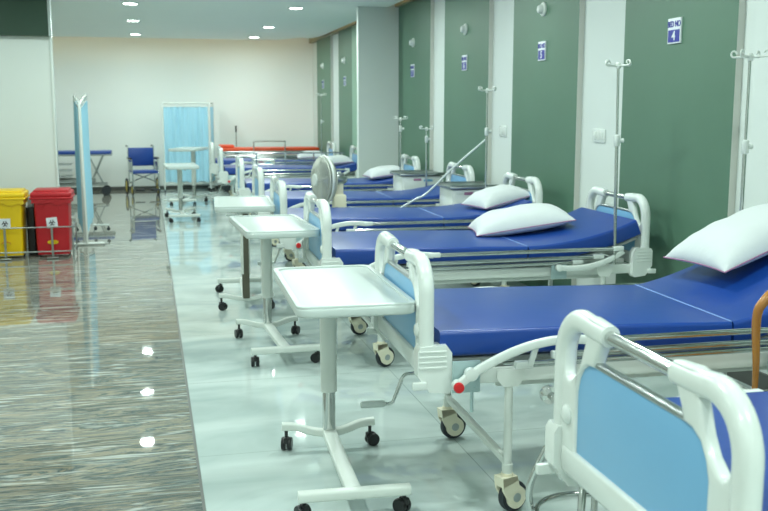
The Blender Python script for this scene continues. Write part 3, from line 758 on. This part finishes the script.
# ------------------------------------------------------------------ waste bins on the left
def make_bin(x, y, m, label, name, oval):
    t = thing('waste_bin', label, 'waste bin', (x, y, 0), 0)
    b = B(); v = []
    b.sweep([(0, 0, 0.03), (0, 0, 0.10), (0, 0, 0.62)], rr(0.355, 0.40, 0.03, 4), binormal=(1, 0, 0), scales=[0.9, 0.93, 1.0])
    body = b.obj('bin_body', m, t)
    b = B(); b.tube([(0.085*math.cos(R(a)), -0.1985+0.0, 0.505+0.085*math.sin(R(a))) for a in range(10, 171, 16)], 0.006, 6); b.obj('moulded_arch', m, body)
    b = B(); b.box((0, 0, 0.672), (0.415, 0.45, 0.060), 0.022, None, 3); b.box((0, 0.01, 0.707), (0.36, 0.37, 0.03), 0.012)
    b.box((0, 0, 0.637), (0.43, 0.46, 0.022), 0.008); b.obj('lid', m, t)
    rnd = random.Random(3); b = B()
    loop = []
    for k in range(48):
        a = 2*PI*k/48; loop.append((max(-0.196, min(0.196, 0.28*math.cos(a))), max(-0.216, min(0.216, 0.30*math.sin(a))), 0))
    vt = [b.bm.verts.new((p[0], p[1], 0.635)) for p in loop]; vb = [b.bm.verts.new((p[0]*1.005, p[1]*1.005, 0.580+rnd.uniform(-0.018, 0.012))) for p in loop]
    for k in range(48): b.bm.faces.new((vt[k], vt[(k+1) % 48], vb[(k+1) % 48], vb[k]))
    b.obj('bag_rim', m, t)
    T = lambda u, v, w: (u, -0.197-w, v)
    tilt = R(5) if oval == 'red' else 0
    def rt(u, v): return (u*math.cos(tilt)-v*math.sin(tilt), u*math.sin(tilt)+v*math.cos(tilt) + 0.375)
    b = B(); b.prism([rt(*p) for p in ((-0.055, -0.055), (0.055, -0.055), (0.055, 0.055), (-0.055, 0.055))], 0.0, 0.003, T); lb = b.obj('label', M['signwhite'], t)
    b = B()
    for k in range(3):     # trefoil hazard mark
        a = R(90 + 120*k); cx, cy = 0.017*math.cos(a), 0.017*math.sin(a)
        pts = [(lambda q: (q[0], -0.2015, q[1]))(rt(cx + 0.014*math.cos(R(a_)+a), cy + 0.014*math.sin(R(a_)+a))) for a_ in range(35, 326, 24)]
        b.tube(pts, 0.0045, 5)
    q0 = rt(0, -0.042)
    b.box((0, -0.2012, q0[1]), (0.07, 0.002, 0.007))
    b.obj('hazard_mark', M['black'], lb)
    b = B(); b.prism([(0.056*math.cos(2*PI*k/28), 0.165 + 0.023*math.sin(2*PI*k/28)) for k in range(28)], 0.0, 0.003, lambda u, v, w: (u, -0.1915-w, v)); ov = b.obj('oval_sticker', M['oval'], t)
    b = B(); b.tube([(0.045*math.cos(R(a)), -0.197, 0.160+0.022*math.sin(R(a))) for a in range(0, 181, 20)], 0.003, 5); b.obj('sticker_arc', M['red'] if oval == 'yellow' else M['binyel'], ov)
    if True:
        b = B()
        for xx in (-0.15, 0.15): b.lathe([(0.008, -0.012), (0.03, -0.010), (0.03, 0.010), (0.008, 0.012)], (xx, 0.0, 0.03), 'X', 14)
        b.obj('wheels', M['tyre'], t)
    return t
make_bin(-1.035, 10.80, M['binred'], 'red pedal waste bin with a tilted white hazard label', 'red', 'red')
make_bin(-1.505, 10.80, M['binyel'], 'yellow waste bin at the left edge of the photo', 'yellow', 'yellow')
t = thing('waste_bin', 'black waste bin set back between the yellow and red bins', 'waste bin', (-1.270, 10.95, 0))
b = B(); b.sweep([(0, 0, 0.01), (0, 0, 0.52)], rr(0.095, 0.26, 0.02, 3), binormal=(1, 0, 0)); b.obj('bin_body', M['black'], t)
b = B(); b.sweep([(0, 0, 0.515), (0, 0, 0.56), (0, 0, 0.615)], rr(0.068, 0.20, 0.02, 3), binormal=(1, 0, 0), scales=[1.0, 0.97, 0.90]); b.obj('bag_liner', M['liner'], t)
t = thing('bin_rack', 'thin steel rack with front bars holding the red and yellow bins', 'bin rack', (-1.27, 10.54, 0))
b = B()
for z in (0.335, 0.075):
    b.tube([(-0.52, 0, z), (0.445, 0, z)], 0.0075, 8)
for x in (-0.235, 0.235): b.tube([(x, 0.0, 0.012), (x, 0.0, 0.335)], 0.012, 10)
for x in (-0.52, 0.445): b.tube([(x, 0, 0.335), (x, 0.50, 0.335)], 0.0075, 8); b.tube([(x, 0, 0.075), (x, 0.50, 0.075)], 0.0075, 8); b.tube([(x, 0.5, 0.0), (x, 0.5, 0.34)], 0.0075, 8); b.tube([(x, 0.0, 0.0), (x, 0.0, 0.34)], 0.0075, 8)
b.obj('rack_bars', M['steel'], t)
b = B()
for x in (-0.235, 0.235): b.box((x, -0.03, 0.014), (0.12, 0.07, 0.012), 0.004)
b.obj('pedals', M['steel'], t)

# ------------------------------------------------------------------ folding screens
def make_screen(loc, rz, w, h, label, tilt=0.0, pleats=9, amp=0.016, bow=0.0, ft=0.20):
    t = thing('folding_screen', label, 'privacy screen', loc, rz, 'pale blue curtain screens')
    t.rotation_euler = (0, tilt, rz)
    b = B(); r = 0.05
    path = [(-w/2, 0, 0.10), (-w/2, 0, h-r)] + [(-w/2+r-r*math.cos(R(a)), 0, h-r+r*math.sin(R(a))) for a in (30, 60, 90)] + [(w/2-r+r*math.sin(R(a)), 0, h-r+r*math.cos(R(a))) for a in (0, 30, 60, 90)] + [(w/2, 0, 0.10)]
    b.tube(path, 0.017, 12); b.tube([(-w/2, 0, 0.16), (w/2, 0, 0.16)], 0.010, 10); b.tube([(-w/2, 0, h-0.07), (w/2, 0, h-0.07)], 0.007, 8)
    b.obj('screen_frame', M['plastic'], t)
    b = B(); nx = 120; nz = 14; V = {}
    for i in range(nx+1):
        for j in range(nz+1):
            u = i/nx; v = j/nz
            x = -w/2 + 0.022 + (w-0.044)*u; z = 0.19 + (h-0.07-0.19)*v
            k = math.sin(u*pleats*2*PI) * amp * (1 - 0.3*math.sin(3*v + u*5)) + 0.007*math.sin(u*33 + v*4)
            V[i, j] = b.bm.verts.new((x, k + bow*math.sin(PI*v)*(1-v)*2, z + (0.012*math.sin(u*17) if j == 0 else 0)))
    for i in range(nx):
        for j in range(nz): b.bm.faces.new((V[i, j], V[i+1, j], V[i+1, j+1], V[i, j+1]))
    b.obj('curtain', M['curtain'], t, ang=80)
    for s in (-1, 1):
        b = B(); b.tube([(s*w/2, -ft, 0.075), (s*w/2, ft, 0.075)], 0.011, 10); b.tube([(s*w/2, 0, 0.075), (s*w/2, 0, 0.13)], 0.011, 10); f = b.obj('foot', M['plastic'], t)
        for q in (-1, 1):
            k = B(); k.lathe([(0.008, -0.012), (0.022, -0.010), (0.022, 0.010), (0.008, 0.012)], (s*w/2, q*(ft-0.01), 0.024), 'X', 14); k.tube([(s*w/2, q*(ft-0.01), 0.03), (s*w/2, q*(ft-0.01), 0.075)], 0.007, 6); k.obj('castor', M['tyre'], f)
    return t
make_screen((0.70, 18.78, 0), 0.0, 0.87, 1.70, 'open pale blue curtain screen facing the camera at the far wall', pleats=7, amp=0.012)
make_screen((1.20, 19.10, 0), R(78), 0.45, 1.70, 'edge-on blue screen wing just right of the open blue screen', pleats=5, ft=0.06)
make_screen((-0.735, 11.95, 0), R(89), 0.95, 1.70, 'pale blue curtain screen folded edge-on beside the bins, its feet in view', tilt=R(-6.5), pleats=10, amp=0.018)
make_screen((-0.83, 12.0, 0), R(97), 0.95, 1.70, 'second leaf of the folded blue screen, half hidden by the nearer leaf', tilt=R(-6.5), pleats=10, amp=0.018)

# ------------------------------------------------------------------ wheelchair
def make_wheelchair():
    t = thing('wheelchair', 'blue and chrome wheelchair parked at the far wall beside the screen', 'wheelchair', (-0.12, 18.3, 0), R(10))
    # local: faces -y, x = -+0.24
    fr = B()
    for s in (-1, 1):
        x = s*0.235
        fr.tube(smooth_path([(x, 0.40, 0.90), (x, 0.27, 0.90), (x, 0.24, 0.87), (x, 0.22, 0.5), (x, 0.20, 0.20)], 4), 0.011, 10)
        fr.tube(smooth_path([(x, 0.22, 0.66), (x, -0.12, 0.66), (x, -0.17, 0.63), (x, -0.18, 0.48), (x, -0.20, 0.42), (x, -0.26, 0.12)], 4), 0.011, 10)
        fr.tube([(x, 0.22, 0.42), (x, -0.20, 0.42)], 0.011, 10); fr.tube([(x, 0.21, 0.23), (x, -0.17, 0.23)], 0.010, 10)
        fr.tube([(x, -0.17, 0.44), (x, -0.17, 0.14)], 0.010, 10)
    fr.tube([(-0.235, 0.05, 0.24), (0.235, 0.0, 0.42)], 0.010, 10); fr.tube([(0.235, 0.05, 0.24), (-0.235, 0.0, 0.42)], 0.010, 10)
    fr.obj('wheelchair_frame', M['chrome'], t)
    b = B(); b.box((0, 0.0, 0.432), (0.46, 0.42, 0.055), 0.018); b.obj('seat', M['vinyl'], t)
    b = B(); b.box((0, 0.225, 0.70), (0.46, 0.03, 0.34), 0.012); b.obj('backrest', M['vinyl'], t)
    for s in (-1, 1):
        b = B(); b.box((s*0.25, 0.02, 0.685), (0.055, 0.27, 0.028), 0.010); b.obj('armrest', M['black'], t)
        b = B(); b.tube([(s*0.235, 0.32, 0.90), (s*0.235, 0.42, 0.90)], 0.016, 10); b.obj('push_handle', M['black'], t)
        b = B(); b.box((s*0.243, 0.0, 0.54), (0.006, 0.30, 0.16), 0.002); b.obj('side_panel', M['steel'], t)
        for y, r, nm in ((0.18, 0.155, 'rear_wheel'), (-0.15, 0.105, 'front_wheel')):
            b = B(); xx = s*0.285 if nm == 'rear_wheel' else s*0.235
            b.tube([(xx, y + (r-0.014)*math.cos(2*PI*k/28), r + (r-0.014)*math.sin(2*PI*k/28)) for k in range(28)], 0.014, 8, closed=True)
            w = b.obj(nm, M['tyre'], t)
            b = B(); b.lathe([(0.012, -0.022), (r*0.62, -0.012), (r*0.72, -0.008), (r*0.72, 0.008), (r*0.62, 0.012), (0.012, 0.022)], (xx, y, r), 'X', 18); b.obj('wheel_hub', M['yellow'], w)
        b = B(); b.box((s*0.13, -0.30, 0.115), (0.17, 0.12, 0.014), 0.004, (0.25, 0, 0)); b.obj('footrest', M['black'], t)
make_wheelchair()

# ------------------------------------------------------------------ stretcher trolleys
def make_stretcher(loc, L, z, m, label, guard=True, pad=True, name='stretcher_trolley', cushion=True, slats=False):
    t = thing(name, label, 'stretcher', loc, 0, 'stretcher trolleys by the far wall')
    b = B()
    for y in (-0.27, 0.27): b.tube([(-L/2, y, z-0.07), (L/2, y, z-0.07)], 0.016, 10)
    for x in (-L/2, 0, L/2): b.tube([(x, -0.27, z-0.07), (x, 0.27, z-0.07)], 0.016, 10)
    b.box((0, 0, z-0.066), (L-0.06, 0.5, 0.012))
    for x in (-L/2+0.25, L/2-0.25): b.tube([(x-0.15, -0.2, 0.2), (x+0.1, -0.2, z-0.08)], 0.014, 8); b.tube([(x-0.15, 0.2, 0.2), (x+0.1, 0.2, z-0.08)], 0.014, 8); b.tube([(x+0.1, -0.2, 0.2), (x-0.15, -0.2, z-0.08)], 0.014, 8)
    for y in (-0.22, 0.22): b.tube([(-L/2+0.1, y, 0.2), (L/2-0.1, y, 0.2)], 0.016, 10)
    for x in (-L/2+0.1, L/2-0.1): b.tube([(x, -0.22, 0.2), (x, 0.22, 0.2)], 0.014, 8)
    b.obj('trolley_frame', M['steel'], t)
    if slats:
        b = B()
        for zz in (0.25, 0.36, 0.47, 0.58): b.box((-0.22, -0.02, zz), (0.44, 0.44, 0.02), 0.004)
        b.obj('shelves', M['steel'], t)
        b = B(); b.box((0.05, 0.0, 0.26), (0.7, 0.34, 0.10), 0.03); b.obj('lower_tray', M['deck'], t)
    else:
        b = B(); b.box((0.05, 0.0, z-0.17), (L*0.7, 0.46, 0.10), 0.01); b.obj('under_tray', M['galv'], t)
    if pad:
        b = B(); b.box((0, 0, z-0.03), (L, 0.55, 0.065), 0.018); b.obj('mattress', m, t)
    if cushion:
        b = B(); b.box((-L/2+0.14, 0, z+0.03), (0.28, 0.42, 0.06), 0.022); b.obj('head_cushion', m, t)
    if guard:
        b = B(); yy = -0.30
        pts = [(-0.32, yy, z-0.08), (-0.32, yy, z+0.08), (-0.28, yy, z+0.125), (0.24, yy, z+0.125), (0.28, yy, z+0.10), (0.28, yy, z-0.08)]
        b.tube(smooth_path(pts, 4), 0.011, 10); b.obj('side_guard', M['chrome'], t)
    for x in (-L/2+0.12, L/2-0.12):
        for y in (-0.22, 0.22):
            b = B(); b.lathe([(0.02, -0.018), (0.075, -0.016), (0.08, -0.006), (0.08, 0.006), (0.075, 0.016), (0.02, 0.018)], (x, y, 0.08), 'Y', 20); b.tube([(x, y+0.026, 0.08), (x, y+0.026, 0.2)], 0.010, 6); b.obj('trolley_wheel', M['tyre'], t)
    return t
make_stretcher((2.27, 18.72, 0), 1.92, 0.845, M['orange'], 'orange padded stretcher trolley along the far wall')
make_stretcher((2.12, 17.85, 0), 1.55, 0.80, M['steel'], 'bare steel stretcher trolley in front of the orange one', pad=False, cushion=False, guard=False)
make_stretcher((-1.40, 18.55, 0), 1.42, 0.82, M['vinyl'], 'blue padded steel trolley at the far wall behind the folded screen', guard=False, cushion=False, slats=True)
t = thing('drip_stand', 'thin dark stand rising behind the orange stretcher', 'stand', (1.68, 19.15, 0))
b = B(); b.tube([(0, 0, 0.05), (0, 0, 1.20)], 0.010, 10); b.obj('stand_tube', M['steel'], t)
b = B(); b.tube([(0, 0, 1.14), (0, 0, 1.26)], 0.016, 10); b.obj('stand_grip', M['black'], t)
b = B()
for k in range(4): a = k*PI/2; b.tube([(0, 0, 0.07), (0.16*math.cos(a), 0.16*math.sin(a), 0.012)], 0.010, 8)
b.obj('stand_base', M['steel'], t)

# ------------------------------------------------------------------ bentwood chair between the first two beds
def make_chair():
    t = thing('wooden_chair', 'bent varnished wooden chair cut off by the right edge of the photo', 'chair', (2.185, 2.92, -0.0), R(0))
    b = B(); hoop = []
    pts = [(-0.215, -0.20, 0.0), (-0.235, -0.21, 0.45), (-0.262, -0.25, 0.70), (-0.285, -0.27, 0.88), (-0.268, -0.28, 0.94), (-0.215, -0.285, 0.98), (-0.10, -0.29, 1.0), (0.10, -0.29, 1.0), (0.215, -0.285, 0.98), (0.268, -0.28, 0.94), (0.285, -0.27, 0.88), (0.262, -0.25, 0.70), (0.235, -0.21, 0.45), (0.215, -0.20, 0.0)]
    P_ = smooth_path(pts, 6); n = len(P_)
    sc = []
    for p in P_: sc.append(0.55 + 0.45*max(0, min(1, (p.z-0.62)/0.36)))
    b.tube(P_, 0.017, 12, scales=sc); b.obj('back_hoop', M['wood'], t)
    b = B(); b.tube(smooth_path([(-0.12, -0.21, 0.46), (-0.15, -0.25, 0.75), (0, -0.275, 0.90), (0.15, -0.25, 0.75), (0.12, -0.21, 0.46)], 6), 0.012, 10); b.obj('inner_hoop', M['wood'], t)
    b = B(); b.lathe([(0.20, 0.435), (0.222, 0.44), (0.225, 0.455), (0.21, 0.465), (0.05, 0.460)], (0, 0, 0), 'Z', 32); b.obj('seat', M['wood'], t)
    for s in (-1, 1):
        b = B(); b.tube([(s*0.15, 0.15, 0.45), (s*0.20, 0.22, 0.0)], 0.017, 10); b.obj('leg', M['wood'], t)
    b = B(); b.tube([(0.165*math.cos(2*PI*k/28), 0.165*math.sin(2*PI*k/28), 0.25) for k in range(28)], 0.010, 8, closed=True); b.obj('leg_ring', M['wood'], t)
make_chair()

# ------------------------------------------------------------------ chrome stool under the nearest footboard
t = thing('chrome_stool', 'chrome stool legs with a ring footrest, under the nearest bed', 'stool', (1.44, 2.88, 0))
make_legs = []
for k in range(4):
    a = R(45 + 90*k + 12); c, s = math.cos(a), math.sin(a)
    b = B(); b.tube(smooth_path([(0.11*c, 0.11*s, 0.44), (0.15*c, 0.15*s, 0.38), (0.205*c, 0.205*s, 0.24), (0.20*c, 0.20*s, 0.14), (0.17*c, 0.17*s, 0.0)], 5), 0.013, 12); b.obj('leg', M['chrome'], t)
b = B(); b.tube([(0.178*math.cos(2*PI*k/36), 0.178*math.sin(2*PI*k/36), 0.16) for k in range(36)], 0.010, 10, closed=True); b.obj('foot_ring', M['chrome'], t)
b = B(); b.lathe([(0.14, 0.435), (0.15, 0.44), (0.155, 0.455), (0.145, 0.47), (0.04, 0.474)], (0, 0, 0), 'Z', 28); b.obj('seat', M['black'], t)

# ------------------------------------------------------------------ world, camera, view
w = bpy.data.worlds.new('World'); bpy.context.scene.world = w; w.use_nodes = True
w.node_tree.nodes['Background'].inputs['Color'].default_value = (0.8, 1.0, 0.97, 1); w.node_tree.nodes['Background'].inputs['Strength'].default_value = 0.3
cd = bpy.data.cameras.new('camera'); cam = bpy.data.objects.new('camera', cd); C.objects.link(cam)
cd.sensor_width = 36.0; cd.sensor_fit = 'HORIZONTAL'; cd.lens = 950*36/768
cam.location = (0, 0, 1.55); cam.rotation_euler = (R(90-8.6487), 0, R(-13.7985))
cd.clip_end = 100
cd.dof.use_dof = True; cd.dof.focus_distance = 4.2; cd.dof.aperture_fstop = 5.0
bpy.context.scene.camera = cam
vs = bpy.context.scene.view_settings
vs.view_transform = 'Standard'; vs.look = 'None'; vs.gamma = 1.0; vs.use_curve_mapping = False
vs.exposure = -0.08
